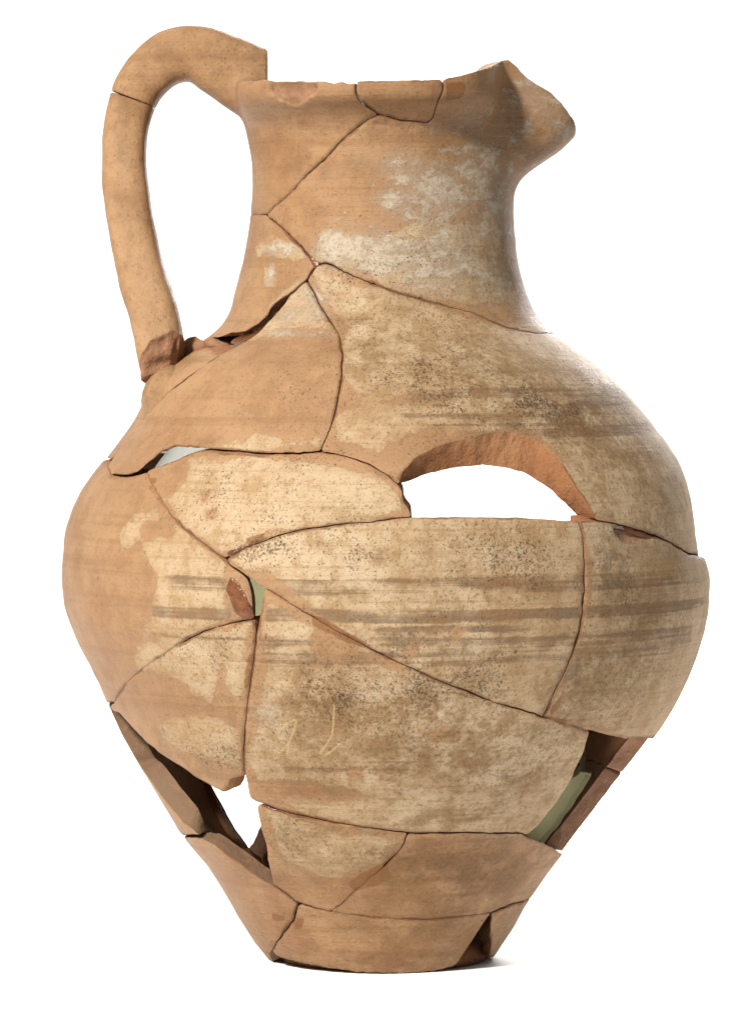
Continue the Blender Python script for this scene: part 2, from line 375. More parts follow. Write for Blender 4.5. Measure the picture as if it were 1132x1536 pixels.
SOOT = [(858,1005,16,16,1.0),(862,1000,8,8,1.0),(920,850,34,44,.75),(645,845,7,16,.4),(905,830,20,30,.6),(430,1270,26,22,.5),(420,1320,26,8,.35),(245,1098,8,6,.7),(345,1125,26,6,.6),(340,1150,20,8,.6),(350,905,24,16,.3)]
BANDS = [ # y at the middle, half height, phi range (deg), strength
 (880,12,-42,75,.60),(871,2.0,-40,60,.45),(925,9,-50,80,.80),(934,2,-40,60,.4),(946,5,-4,35,.85),(972,17,-3,80,.55),(962,4,-45,80,.5),(988,10,-28,70,.62),(996,2.5,-27,-8,.5),
 (972,5,-27,-8,.6),(958,6,-26,-8,.5),(600,14,2,85,.62),(622,5,0,70,.5),(648,12,8,85,.62),(585,4,10,85,.5),(672,6,20,85,.4),(560,6,20,85,.35),(1156,5,-28,20,.6),(1192,4,-20,30,.45),(1152,12,-28,40,.3),(1128,6,-30,45,.22),
 (1378,3,-20,30,.3),(907,4,-48,-30,.3),(1245,8,-10,35,.2),(480,2.4,-28,10,.45)]
GLUE_STAIN = [[(520,1326),(540,1311),(578,1292),(588,1318),(562,1330),(530,1336)],[(408,1370),(430,1374),(424,1384),(408,1380)],[(440,1380),(456,1376),(452,1392),(440,1394)],
 [(466,920),(500,935),(558,968),(552,974),(510,960),(470,938)],[(372,984),(382,980),(380,1010),(368,1040),(366,1020)],[(366,1062),(374,1060),(374,1070),(366,1072)],
 [(224,718),(236,716),(236,724),(228,726)],[(372,806),(400,798),(396,810),(370,818)],[(570,978),(592,982),(586,992),(574,988)],[(826,1058),(844,1040),(838,1064),(824,1072)],[(652,452),(672,458),(664,461)],
 [(718,472),(770,494),(740,486)],[(668,124),(694,122),(700,132),(690,148),(668,152)],[(384,1205),(440,1215),(520,1236),(440,1226)],[(824,1074),(850,1080),(846,1090),(826,1080)],[(340,832),(364,822),(360,834),(344,840)]]
SCRATCH = [[(444,1082),(440,1098),(434,1112),(430,1132)],[(434,1114),(418,1130)],[(442,1080),(426,1086)],[(501,1058),(500,1085),(498,1102),(490,1116),(480,1130)],[(509,1116),(498,1126),(488,1132)]]
SPALL = [([(404,121),(412,118),(450,119),(476,124),(474,138),(455,152),(440,158),(415,148),(405,136)],12.0),([(918,786),(950,790),(990,802),(978,812),(955,812),(942,820),(930,812),(922,800)],6.0),([(552,178),(600,186),(650,184),(650,190),(600,192),(560,186)],2.5),
 ([(378,1200),(400,1206),(420,1214),(396,1214)],4.0)]
_PL = [(poly_px(p), d) for p, d in SPALL]
_SL = [poly_px(p) for p in SLIP]; _HO = [poly_px(p) for p in HOLES]; _GS = [poly_px(p) for p in GLUE_STAIN]; _SC = [poly_px(p) for p in SCRATCH]
def blobs(L):
    c = flatpar(hit([b[0] for b in L], [b[1] for b in L]))
    return [(c[i][0], c[i][1], b[2] * UR / max(180, float(Rad(c[i][0] / UR, c[i][1]))), b[3], b[4]) for i, b in enumerate(L)]
_LI, _ST, _RE, _WE, _SP, _SO = map(blobs, (LIME, STAIN, RED, WEATHER, SPECK, SOOT))
_BZ = hit([AXX] * len(BANDS), [b[0] for b in BANDS])[:, 1]
def sdf(q, polys):
    r = np.full(len(q), -60.0)
    for p in polys:
        lo = p.min(0) - 60; hi = p.max(0) + 60
        k = np.where(((q > lo) & (q < hi)).all(1))[0]
        if not len(k): continue
        d = seg_dist(q[k], p); s = np.where(inside(q[k], p), d, -d)
        r[k] = np.maximum(r[k], np.clip(s, -60, 60))
    return r
def bsum(q, L):
    r = np.zeros(len(q))
    for x, y, a, b, w in L:
        d = ((q[:, 0] - x) / a) ** 2 + ((q[:, 1] - y) / b) ** 2
        r = np.maximum(r, w * np.exp(-0.5 * d * 1.3))
    return r
def fields(par, edge=None):
    q = flatpar(par); f = {}
    f['slip'] = np.minimum(sdf(q, _SL), -sdf(q, _HO))
    f['gluestain'] = sdf(q, _GS)
    for n, L in (('lime', _LI), ('stain', _ST), ('red', _RE), ('weather', _WE), ('speck', _SP), ('soot', _SO)): f[n] = bsum(q, L)
    rear = np.clip((np.abs(np.degrees(wrap(par[:, 0]))) - 85) / 15, 0, 1)
    f['weather'] = np.maximum(f['weather'], rear * 0.5)
    f['slip'] = np.maximum(f['slip'], -60 + rear * (60 + 30 * vnoise(q[:, 0] / 70, q[:, 1] / 70, 3.3)))
    b = np.zeros(len(q)); deg = np.degrees(wrap(par[:, 0]))
    for (y, hh, p0, p1, s), z in zip(BANDS, _BZ):
        wob = 2.5 * vnoise(q[:, 0] / 90, z, 1.7)
        a = np.clip((hh - np.abs(q[:, 1] - z - wob)) / 3.0 + 0.5, 0, 1)
        e = np.clip((deg - p0) / 4, 0, 1) * np.clip((p1 - deg) / 14, 0, 1)
        b = np.maximum(b, a * e * s * np.clip(0.86 + 0.30 * vnoise(q[:, 0] / 130, q[:, 1] / 14, y * .37) + 0.22 * vnoise(q[:, 0] / 26, q[:, 1] / 9, y * .11), 0.2, 1))
    f['band'] = b
    sc_ = np.full(len(q), 20.0)
    for p in _SC: sc_ = np.minimum(sc_, seg_dist(q, p, False))
    f['scratch'] = sc_
    f['spall'] = sdf(q, [p for p, d in _PL])
    f['edge'] = np.full(len(q), 60.0) if edge is None else np.minimum(edge, 60)
    return f
def set_fields(me, par, f):
    n = len(me.vertices)
    for k, v in f.items():
        a = me.attributes.new(k, 'FLOAT', 'POINT'); a.data.foreach_set('value', v.astype(np.float32))
    a = me.attributes.new('flat', 'FLOAT_VECTOR', 'POINT')
    fl = np.zeros((n, 3), np.float32); fl[:, 0] = par[:, 0] * UR * S; fl[:, 1] = par[:, 1] * S
    a.data.foreach_set('vector', fl.ravel())

# ------------------------------------------------------------------ the setting: a white paper sweep
def mesh_obj(name, v, f, mats, parent=None, smooth=True, idx=None):
    me = bpy.data.meshes.new(name); me.from_pydata([tuple(p) for p in v], [], f); me.update()
    for m in mats: me.materials.append(m)
    if idx is not None: me.polygons.foreach_set('material_index', np.array(idx, np.int32))
    if smooth: me.polygons.foreach_set('use_smooth', np.ones(len(me.polygons), bool))
    o = bpy.data.objects.new(name, me); col.objects.link(o); o.parent = parent
    return o
m, nt, b = nmat('white_paper'); g = G(nt)
ob = g.n('ShaderNodeTexCoord').outputs['Object']
g.put(b.inputs['Base Color'], g.mix(g.noise(ob, 8, 3), (0.90, 0.90, 0.90, 1), (0.92, 0.92, 0.92, 1))); b.inputs['Roughness'].default_value = 0.9
b.inputs['Specular IOR Level'].default_value = 0.1
prof = [(-0.34, 0.0)] + [(0.9, 0.0)] + [(0.9 + 0.8 * math.sin(t), 0.8 - 0.8 * math.cos(t)) for t in np.linspace(0.1, math.pi / 2, 14)] + [(1.7, 3.0)]
vv = []; ff = []
for i, (y, z) in enumerate(prof): vv += [(-2.0, y, z), (2.0, y, z)]
for i in range(len(prof) - 1): ff.append((2 * i, 2 * i + 1, 2 * i + 3, 2 * i + 2))
sweep = mesh_obj('backdrop', vv, ff, [m]); sweep['kind'] = 'structure'

# ------------------------------------------------------------------ the jug
jug = bpy.data.objects.new('jug', None); col.objects.link(jug); jug.empty_display_size = 0.05
jug['label'] = 'broken tan clay jug glued together from sherds, with looped handle and pinched spout'
jug['category'] = 'jug'

def jag(par, amp):
    R = Rad(par[:, 0], par[:, 1]); u = par[:, 0] * UR; z = par[:, 1]
    du = amp * (vnoise(u / 9, z / 9, 0.5) + 0.8 * vnoise(u / 24, z / 24, 5.5) + .35 * vnoise(u / 4, z / 4, 8.5))
    dz = amp * (vnoise(u / 9, z / 9, 10.5) + 0.8 * vnoise(u / 24, z / 24, 15.5) + .35 * vnoise(u / 4, z / 4, 18.5))
    return np.stack([par[:, 0] + du / R, par[:, 1] + dz], 1)
def toxyz(phi, Z, rho):
    return np.stack([rho * np.sin(phi), -rho * np.cos(phi), Z], 1) * S
def surf_offset(par):
    u = par[:, 0] * UR; z = par[:, 1]
    return 1.6 * vnoise(u / 110, z / 60, 2.2) + 0.7 * vnoise(u / 200, z / 13, 7.7)
def cdt(out, pts):
    n = len(out)
    co = [Vector((float(p[0]), float(p[1]))) for p in np.concatenate([out, pts])] if len(pts) else [Vector((float(p[0]), float(p[1]))) for p in out]
    r = delaunay_2d_cdt(co, [], [list(range(n))], 1, 1e-5)
    vo = np.array([(p[0], p[1]) for p in r[0]]); faces = r[2]; orig = r[3]
    mp = {}
    for i, L in enumerate(orig):
        for o in L:
            if o < n: mp[o] = i
    return vo, faces, mp
def fill(out, res, mind):
    """points inside an outline given in (u, z) with u = phi * UR"""
    lo = out.min(0); hi = out.max(0); rows = []
    k = 0; z = lo[1] + res * .5
    while z < hi[1]:
        R = float(Rad((lo[0] + hi[0]) / 2 / UR, z)); du = res * UR / R
        u = np.arange(lo[0] + (0.5 if k % 2 else 0) * du, hi[0], du)
        rows.append(np.stack([u + rng.uniform(-.15, .15, len(u)) * du, np.full(len(u), z) + rng.uniform(-.15, .15, len(u)) * res], 1)); z += res * 0.87; k += 1
    if not rows: return np.zeros((0, 2))
    q = np.concatenate(rows); q = q[inside(q, out)]
    if not len(q): return q
    return q[seg_dist(q, out) > mind]

def sherd(name, pts, gap=0.95, off=None, thick=32.0, res=4.4, ires=13.0, back=False, rnd=1.4, jagamp=0.9, mats=None,
          bevel=None, parent=None, label=None, base=0.0, wallrough=1.6, refine=False, seg=4.5):
    """one fragment of the wall: a traced outline on the curved wall, thickened inwards; bevel maps an outline
    index to the drawing point where the slanted break reaches the inside"""
    par = topar(pts, back)
    inn = [None] * len(pts)
    if bevel:
        for q_, p in bevel.items():
            if q_ in pts: inn[pts.index(q_)] = topar([p], back, thick)[0]
    o_, i_ = [], []
    n = len(par)
    for i in range(n):
        a, c = par[i], par[(i + 1) % n]
        ai = inn[i] if inn[i] is not None else a
        ci = inn[(i + 1) % n] if inn[(i + 1) % n] is not None else c
        R = float(Rad(a[0], a[1]))
        L = math.hypot((c[0] - a[0]) * R, c[1] - a[1])
        m_ = max(1, int(round(L / (seg if not back else 10))))
        for k in range(m_):
            t = k / m_
            o_.append(a + (c - a) * t); i_.append(ai + (ci - ai) * t)
    o_ = np.array(o_); i_ = np.array(i_)
    keep = [0]
    for k in range(1, len(o_)):
        if np.hypot((o_[k, 0] - o_[keep[-1], 0]) * 300, o_[k, 1] - o_[keep[-1], 1]) > 1.6: keep.append(k)
    o_ = o_[keep]; i_ = i_[keep]
    # soften the traced corners a little
    for _ in range(1):
        o_ = 0.5 * o_ + 0.25 * (np.roll(o_, 1, 0) + np.roll(o_, -1, 0)); i_ = 0.5 * i_ + 0.25 * (np.roll(i_, 1, 0) + np.roll(i_, -1, 0))
    d_in = i_ - o_
    if not back and base == 0:
        flatm = np.abs(d_in).sum(1) < 1e-9
        fo_ = np.stack([o_[:, 0] * UR, o_[:, 1]], 1)
        free = (o_[:, 1] > BASEY - 140) | (seg_dist(fo_, _FREE, False) < 6)
        d_in[flatm] += np.stack([5.0 / Rad(o_[:, 0], o_[:, 1]), np.where(free, -4.0, np.where(o_[:, 1] > CZ, -8.0, 7.0))], 1)[flatm]
    o_ = jag(o_, jagamp)
    # open the joint
    R = Rad(o_[:, 0], o_[:, 1]); ph = np.stack([o_[:, 0] * R.mean(), o_[:, 1]], 1)
    tg = np.roll(ph, -1, 0) - np.roll(ph, 1, 0); tg /= np.linalg.norm(tg, axis=1)[:, None] + 1e-9
    ar = 0.5 * np.sum(ph[:, 0] * np.roll(ph[:, 1], -1) - np.roll(ph[:, 0], -1) * ph[:, 1])
    nin = np.stack([-tg[:, 1], tg[:, 0]], 1) * (1 if ar > 0 else -1)
    thinf = lambda q: np.where(np.min([seg_dist(q, t_, False) for t_ in _THIN], 0) < 7, 0.35, 1.0)
    gv = gap * thinf(np.stack([o_[:, 0] * UR, o_[:, 1]], 1)) * (1 + 0.6 * vnoise(o_[:, 0] * UR / 30, o_[:, 1] / 30, 4.4))
    o_ = o_ + np.stack([nin[:, 0] * gv / R, nin[:, 1] * gv], 1)
    i_ = jag(o_ + d_in, wallrough * 0.5)
    off = off or (lambda p: 0.0)
    # outer skin
    fo = np.stack([o_[:, 0] * UR, o_[:, 1]], 1)
    ring = []
    for dd in (1.6, 3.6):
        rr = o_ + np.stack([nin[:, 0] * dd / R, nin[:, 1] * dd], 1); ring.append(np.stack([rr[:, 0] * UR, rr[:, 1]], 1))
    ring = np.concatenate(ring); ring = ring[inside(ring, fo)]; ring = ring[seg_dist(ring, fo) > 1.0] if not back else ring[:0]
    q = fill(fo, res, 5.5 if not back else res * .5)
    if refine:
        ex = []
        for p in _SC:
            for a, c in zip(p[:-1], p[1:]):
                for t in np.linspace(0, 1, 14): ex += [a + (c - a) * t + np.array([dx, dy]) for dx in (-3, -1.5, 0, 1.5, 3) for dy in (-1, 1)]
        q = np.concatenate([q, np.array(ex)])
    vo, fc, mp = cdt(fo, np.concatenate([ring, q]))
    par_o = np.stack([vo[:, 0] / UR, vo[:, 1]], 1)
    ed = seg_dist(vo, fo)
    chip = np.clip(1 + 1.3 * vnoise(vo[:, 0] / 14, vo[:, 1] / 14, 6.1), 0.3, 3)
    drop = rnd * chip * np.clip(1 - ed / 4.0, 0, 1) ** 1.6
    if not back: drop = drop * thinf(vo)
    ofs = np.array([float(off(p)) for p in par_o]) if callable(off) else 0
    so = surf_offset(par_o)
    for p_, d_ in _PL: drop = drop + d_ * np.clip(sdf(vo, [p_]) / 7, 0, 1) ** .7
    rho = Rad(par_o[:, 0], par_o[:, 1]) + ofs + so - drop + base
    V = [toxyz(par_o[:, 0], par_o[:, 1], rho)]; F = [tuple(f) for f in fc]; MI = [0] * len(fc)
    no = len(vo)
    # inner skin
    th = lambda p: thick * np.clip(np.sqrt(1 + slope(p[:, 1]) ** 2), 1, 1.5)
    fi = np.stack([i_[:, 0] * UR, i_[:, 1]], 1)
    vi, fci, mpi = cdt(fi, fill(fi, ires, ires * .5))
    par_i = np.stack([vi[:, 0] / UR, vi[:, 1]], 1)
    rhi = Rad(par_i[:, 0], par_i[:, 1]) + np.array([float(off(p)) for p in par_i]) - th(par_i) + base + 1.5 * vnoise(par_i[:, 0] * 6, par_i[:, 1] / 14, 9.9)
    V.append(toxyz(par_i[:, 0], par_i[:, 1], rhi)); F += [tuple(x + no for x in reversed(f)) for f in fci]; MI += [2] * len(fci)
    ni = len(vi)
    # broken edge
    A = V[0]; Bv = V[1]; m_ = len(o_)
    k0 = [mp.get(k) for k in range(m_)]; k1 = [mpi.get(k) for k in range(m_)]
    good = [k for k in range(m_) if k0[k] is not None and k1[k] is not None]
    LAY = 5 if not back else 1
    W = np.zeros((len(good), LAY + 1, 3))
    for j, k in enumerate(good):
        for l in range(LAY + 1): W[j, l] = A[k0[k]] * (1 - l / LAY) + Bv[k1[k]] * (l / LAY)
    if LAY > 1 and wallrough:
        w = W / S; nz = np.stack([vnoise(w[..., 0] / 8, w[..., 1] / 8, w[..., 2] / 8 + q0) for q0 in (0.3, 20.3, 40.3)], -1)
        fade = np.sin(np.linspace(0, math.pi, LAY + 1))[None, :, None]
        W = W + nz * fade * wallrough * S
    base_i = no + ni; V.append(W.reshape(-1, 3)); gL = len(good)
    flip = ar > 0
    for j in range(gL):
        j2 = (j + 1) % gL
        for l in range(LAY):
            qd = (base_i + j * (LAY + 1) + l, base_i + j * (LAY + 1) + l + 1, base_i + j2 * (LAY + 1) + l + 1, base_i + j2 * (LAY + 1) + l)
            F.append(qd if flip else qd[::-1]); MI.append(1)
    V = np.concatenate(V)
    o = mesh_obj(name, V, F, mats or [M_CLAY, M_BREAK, M_INNER], parent or jug, True, MI)
    me = o.data
    par_all = np.concatenate([par_o, par_i, np.stack([np.arctan2(V[base_i:, 0], -V[base_i:, 1]), V[base_i:, 2] / S], 1)])
    edge = np.concatenate([ed, np.full(len(V) - no, 60.0)])
    f = fields(par_all, edge)
    if back or name in ('rim_edge',): f['edge'][:] = 60
    set_fields(me, par_all, f)
    if label: o['label'] = label
    return o

_FREE = poly_px([(618,775),(700,774),(780,775),(868,781)])
def J(*parts):
    out = []
    for p in parts:
        for q in (p if isinstance(p, list) else [p]):
            if not out or out[-1] != q: out.append(q)
    if out[0] == out[-1]: out.pop()
    return out
def rv(l): return l[::-1]

# traced joints (drawing points)
cA = [(568,171),(545,184),(518,204),(490,235),(460,262),(430,293),(400,322)]
cB = [(400,322),(425,345),(450,370),(465,388),(473,398)]
cC = [(473,398),(488,394),(505,401),(530,415),(565,428),(600,440),(653,455),(708,469),(762,492),(800,500)]
cN = [(473,398),(466,408),(459,420)]
cD = [(459,420),(475,450),(490,475),(508,500),(514,530),(512,570),(503,620),(490,655),(480,677)]
cE = [(480,677),(510,682),(550,695),(580,712),(597,727)]
cR1 = [(895,781),(915,784),(950,792),(985,803),(1012,816)]
cTop = [(300,672),(330,675),(380,679),(430,680),(480,677)]
cG = [(218,709),(235,740),(262,778),(300,812),(335,838)]
cL = [(618,775),(560,782),(500,788),(450,795),(410,805),(380,817),(352,829),(340,838)]
cO1 = [(345,846),(372,866),(398,882)]
cO = [(398,882),(460,921),(520,955),(580,986),(660,1022),(740,1053),(815,1075),(885,1096)]
cNn = [(868,781),(873,800),(876,860),(872,930),(858,980),(838,1025),(815,1075)]
cH = [(381,928),(350,934),(310,945),(270,965),(235,988),(205,1010),(183,1036),(172,1052)]
cJ = [(384,946),(381,985),(375,1030),(368,1080),(365,1120),(367,1165)]
cR = [(384,1204),(430,1218),(480,1230),(540,1240),(613,1250),(700,1249),(780,1250),(790,1254)]
cT = [(613,1250),(600,1275),(570,1305),(540,1330),(510,1358),(495,1367)]
cV = [(495,1367),(560,1376),(640,1379),(700,1373),(737,1369)]
cS = [(407,1326),(447,1355),(470,1362),(495,1367)]
cX = [(447,1355),(437,1382),(418,1410),(408,1426)]
_THIN = [poly_px(cC[4:] + [P(88,500),P(118,499)]), poly_px(cV), poly_px(cH[3:]), poly_px(cT[2:])]
RIM_L = [P(-100,119), P(-80,119), (450,121), (484,120), (500,125), (510,121), (522,126), (535,121)]

# neck and rim
chip = [(535,121),(533,140),(541,152),(568,171)]
sherd('rim_sherd', J(chip, [(600,180),(640,184),(650,176),(657,150),(665,133),(664,118)], [(600,120)]), rnd=1.7, gap=.9, mats=[M_CLAY, M_CLAY, M_INNER], label='small flat rim sherd set between two cracks')
sherd('spout_sherd', J([(568,171),(600,180),(640,184),(650,176),(657,150),(665,133),(664,118)], [(690,112),(715,106),(733,100),P(60,96),P(62.5,94),P(64,103),P(66,115),P(70,132),P(74,151),P(78,173),P(82,189),P(86,199),P(90,203),P(94,201),P(98,196),P(102,184),P(106,164),P(110,147),P(114,136),P(117,132),P(120,132),P(126,134)],
      [P(126,300),P(126,420),P(126,498),P(100,498)], rv(cC), rv(cB), rv(cA)), rnd=1.7, wallrough=1.2, mats=[M_CLAY, M_CLAY, M_INNER], label='large sherd of the neck with the pinched pouring spout')
sherd('neck_sherd', J(cB, cN, [(435,441),(420,450),(405,462),(402,472),(385,487),(365,498),(345,500),(330,506)], [P(-92,510),P(-120,510),P(-120,320),P(-88,320),(385,321)]), bevel={(402,472):(394,486),(385,487):(378,499),(365,498):(356,512)}, label='small neck sherd left of the main cracks')
# shoulder
ARCH = [(597,727),(604,709),(622,690),(660,671),(700,660),(760,649),(790,653),(815,668),(838,692),(865,735),(895,781)]
ARCHI = [None,(615,722),(640,712),(668,705),(700,701),(745,699),(785,709),(808,721),(828,736),(850,757),None]
big = J(cC, [P(88,500),P(118,500),P(118,745),P(118,838),P(92,838),(1036,830)], rv(cR1), rv(ARCH), rv(cE), rv(cD), rv(cN))
bv = {a: i for a, i in zip(ARCH, ARCHI) if i}
sherd('shoulder_sherd', big, bevel=bv, off=lambda p: -9 * max(0, min(1, (math.degrees(p[0]) - 45) / 40)) * max(0, min(1, (BASEY - p[1] - 690) / 110)),
      label='large weathered shoulder sherd above the arched hole')
sherd('shoulder_sherd', J(cD, rv(cTop), [(260,671),(240,679),(222,694),(206,708),(190,713),(168,711),(163,701),(172,684),(190,660),(213,632),(240,604),(290,562),(332,532),(350,521),(380,505),(404,480),(435,441),(459,420)]),
      off=lambda p: 2.5 * max(0, min(1, (-math.degrees(p[0]) - 30) / 30)), rnd=2.0, bevel={(260,671):(262,670),(240,679):(240,677),(222,694):(220,692),(206,708):(202,706)}, label='smooth orange shoulder sherd below the neck')
sherd('shoulder_sherd', J([(332,532),(290,562),(240,604),(213,632),(190,660),(172,684),P(-78,690)], [P(-118,690),P(-118,507),P(-95,511),P(-84,513),(302,520),(322,520)]), off=lambda p: 10 * math.exp(-((BASEY - p[1] - 572) / 30) ** 2) * max(0, min(1, (-math.degrees(p[0]) - 60) / 18)) - 2, gap=4.0, label='narrow shoulder sherd under the foot of the handle')
# belly
sherd('belly_sherd', J([(300,674),(330,677),(380,681),(430,682),(480,679)], cE[1:], [(603,735),(604,750),(612,762),(618,775)], cL, rv(cG), [(222,705),(240,698),(262,690),(285,680)]), label='cream belly sherd with a pointed lower corner')
sherd('belly_sherd', J([(345,846)], rv(cL), [(700,774),(780,775),(868,781)], cNn, rv(cO), rv(cO1)), label='large lens shaped belly sherd with brown painted bands', rnd=1.7)
sherd('belly_sherd', J(cNn, [(885,1096),(905,1102),(935,1108),(962,1106),P(86,1106),P(118,1106),P(118,838),P(92,838),(1036,832)], rv(cR1), [(868,781)]),
      off=lambda p: (-5 + 12 * max(0, min(1, (BASEY - p[1] - 826) / 40)) ** .6) * max(0, min(1, (math.degrees(p[0]) - 35) / 45)), rnd=1.9, label='belly sherd at the right side with a chipped top edge',
      )
sherd('belly_sherd', J([(218,709),(206,712),(190,716),(168,714),P(-78,690),P(-118,690),P(-118,1050),P(-86,1052)], rv(cH), [(381,928),(379,908),(376,885),(372,868),(345,846),(335,838)], rv(cG)),
      label='large belly sherd on the left, half orange half cream', bevel={(381,928):(384,929),(379,908):(384,908),(376,885):(382,884),(372,868):(376,868)})
sherd('belly_sherd', J(cH, [P(-82,1058),(180,1070),(205,1100),(240,1130),(275,1153),(300,1170),(335,1190),(341,1180),(344,1170),(352,1167),(367,1165)], rv(cJ), [(381,928)]), label='triangular belly sherd with a ragged lower edge')
sherd('belly_sherd', J(cO, [(875,1130),(855,1175),(830,1210),(805,1240),(790,1254)], rv(cR), [(373,1196),(367,1165)], rv(cJ), [(390,918),(395,893)]), refine=True, label='large lower belly sherd with scratched marks')
# lower wall
sherd('lower_sherd', J([(384,1206)], cR[1:5], cT, rv(cS), [(405,1310),(398,1265),(388,1230)]))
sherd('lower_sherd', J([(613,1250)], cR[5:], [(815,1264),(840,1278),P(88,1280),P(118,1280),P(118,1345),P(88,1345),(770,1355),(737,1369)], rv(cV), rv(cT)))
sherd('foot_sherd', J([(737,1369),(770,1355),P(88,1345),P(118,1345),P(118,1436),P(92,1436),(742,1436),(732,1436),(735,1400)]), bevel={(735,1400):(738,1400),(732,1436):(736,1432),(737,1369):(738,1366)})
sherd('foot_sherd', J(cS[1:], cV, [(715,1402),(697,1428),(688,1443),(676,1452),(640,1459),(600,1461),(540,1459),(480,1451),(440,1442),(414,1434)], rv(cX)), rnd=1.9, label='curved front sherd of the foot')
sherd('foot_sherd', J(cS[:2], cX, [(404,1434),P(-72,1436),P(-118,1436),P(-118,1254),P(-90,1254),(303,1256),(314,1263),(345,1285),(375,1307)]), mats=[M_CLAY, M_BREAKGREY, M_INNER], rnd=1.7, thick=24, label='long foot sherd on the left with a grey broken edge')
sherd('lower_sherd', J([P(-86,1054),P(-88,1075),P(-87,1100),P(-84,1130),(222,1166),(246,1198),(270,1229),(300,1252),P(-90,1253),P(-97,1258),P(-118,1262),P(-118,1052)]), mats=[M_CLAY, M_BREAKGREY, M_INNER], gap=.8, thick=24, bevel={(222,1166):(238,1144),(246,1198):(264,1177),(270,1229):(292,1212),(300,1252):(308,1247)}, label='lower left sherd showing its thick grey broken edge')
sherd('lower_sherd', J([P(86,1100),P(118,1100),P(118,1158),P(89,1158)]), mats=[M_CLAY, M_BREAKPINK, M_INNER], thick=25, label='short pink edged sherd on the right below the belly')
sherd('lower_sherd', J([P(89,1158),P(118,1158),P(112,1170),P(101,1174),P(97,1196),P(95,1278),P(90,1278)]), mats=[M_CLAY, M_BREAKPINK, M_INNER], thick=25, label='pink edged sherd on the lower right')

sherd('backdrop_standin', [P(118,1159),P(118,1279),P(95,1279),P(97,1197),P(101,1175),P(112,1171)], mats=[M_STANDIN] * 3, gap=.3, res=10)  # added piece in place of leftover backdrop inside the right slot
# far wall: clay sherds and added stand-ins for leftover backdrop, with two openings
BK = dict(back=True, res=15, ires=18, jagamp=1.2, gap=1.0)
PL = [M_STANDIN] * 3; PLP = [M_STANDIN_PALE] * 3
sherd('neck_sherd', [P(126,134),P(150,134),P(180,132),P(220,130),P(255,126),P(240,200),P(240,330),P(240,500),P(180,502),P(126,500)], **BK)
sherd('backdrop_standin', [P(242,500),P(242,745),B(585,745),B(592,712),B(625,690),B(740,685),B(745,600),P(160,502)], mats=PLP, **BK)
sherd('shoulder_sherd', [P(160,502),B(745,600),B(740,685),B(900,685),B(915,745),P(118,745),P(118,502)], **BK)
sherd('backdrop_standin', [P(242,745),B(585,745),B(585,800),B(620,806),B(640,980),B(620,1130),B(410,1120),B(330,1128),B(264,1136),P(242,1140)], mats=PL, **BK)
sherd('belly_sherd', [B(620,806),B(760,802),B(900,800),B(915,745),P(118,745),P(118,1130),B(905,1160),B(880,1172),B(866,1158),B(840,1140),B(740,1130),B(620,1130),B(640,980)], **BK)
sherd('lower_sherd', [P(242,1140),B(264,1136),B(289,1190),B(313,1250),B(341,1272),B(362,1284),B(370,1340),B(400,1400),P(208,1435),P(242,1435)], **BK)
sherd('lower_sherd', [B(410,1120),B(620,1130),B(640,1260),B(600,1350),P(170,1435),P(208,1435),B(400,1400),B(370,1340),B(362,1284),B(378,1264),B(394,1232),B(412,1200)], **BK)
sherd('backdrop_standin', [B(620,1130),B(740,1130),B(840,1140),B(866,1158),B(880,1172),B(905,1160),P(118,1130),P(118,1435),P(170,1435),B(600,1350),B(640,1260)], mats=PL, **BK)

# floor of the jug
vv = []; ff = []
ring = [(0, 8), (90, 8), (150, 6), (162, 3), (164, 12), (160, 30), (120, 34), (60, 36), (0, 36)]
NS = 72
for r, z in ring:
    for k in range(NS):
        a = 2 * math.pi * k / NS; vv.append(((r + 1e-3) * math.cos(a) * S * 0.965, (r + 1e-3) * math.sin(a) * S * 0.965, (z + .6 * math.sin(5 * a)) * S))
for i in range(len(ring) - 1):
    for k in range(NS): ff.append((i * NS + k, i * NS + (k + 1) % NS, (i + 1) * NS + (k + 1) % NS, (i + 1) * NS + k))
mesh_obj('base', vv, ff, [M_INNER], jug)

# ------------------------------------------------------------------ handle
def spline(pts, n):
    pts = np.array(pts, float); out = []
    Pp = np.vstack([2 * pts[0] - pts[1], pts, 2 * pts[-1] - pts[-2]])
    for i in range(1, len(Pp) - 2):
        for t in np.linspace(0, 1, n, endpoint=False):
            a, b_, c, d = Pp[i - 1], Pp[i], Pp[i + 1], Pp[i + 2]
            out.append(0.5 * (2 * b_ + (c - a) * t + (2 * a - 5 * b_ + 4 * c - d) * t * t + (3 * b_ - a - 3 * c + d) * t ** 3))
    out.append(pts[-1]); return np.array(out)
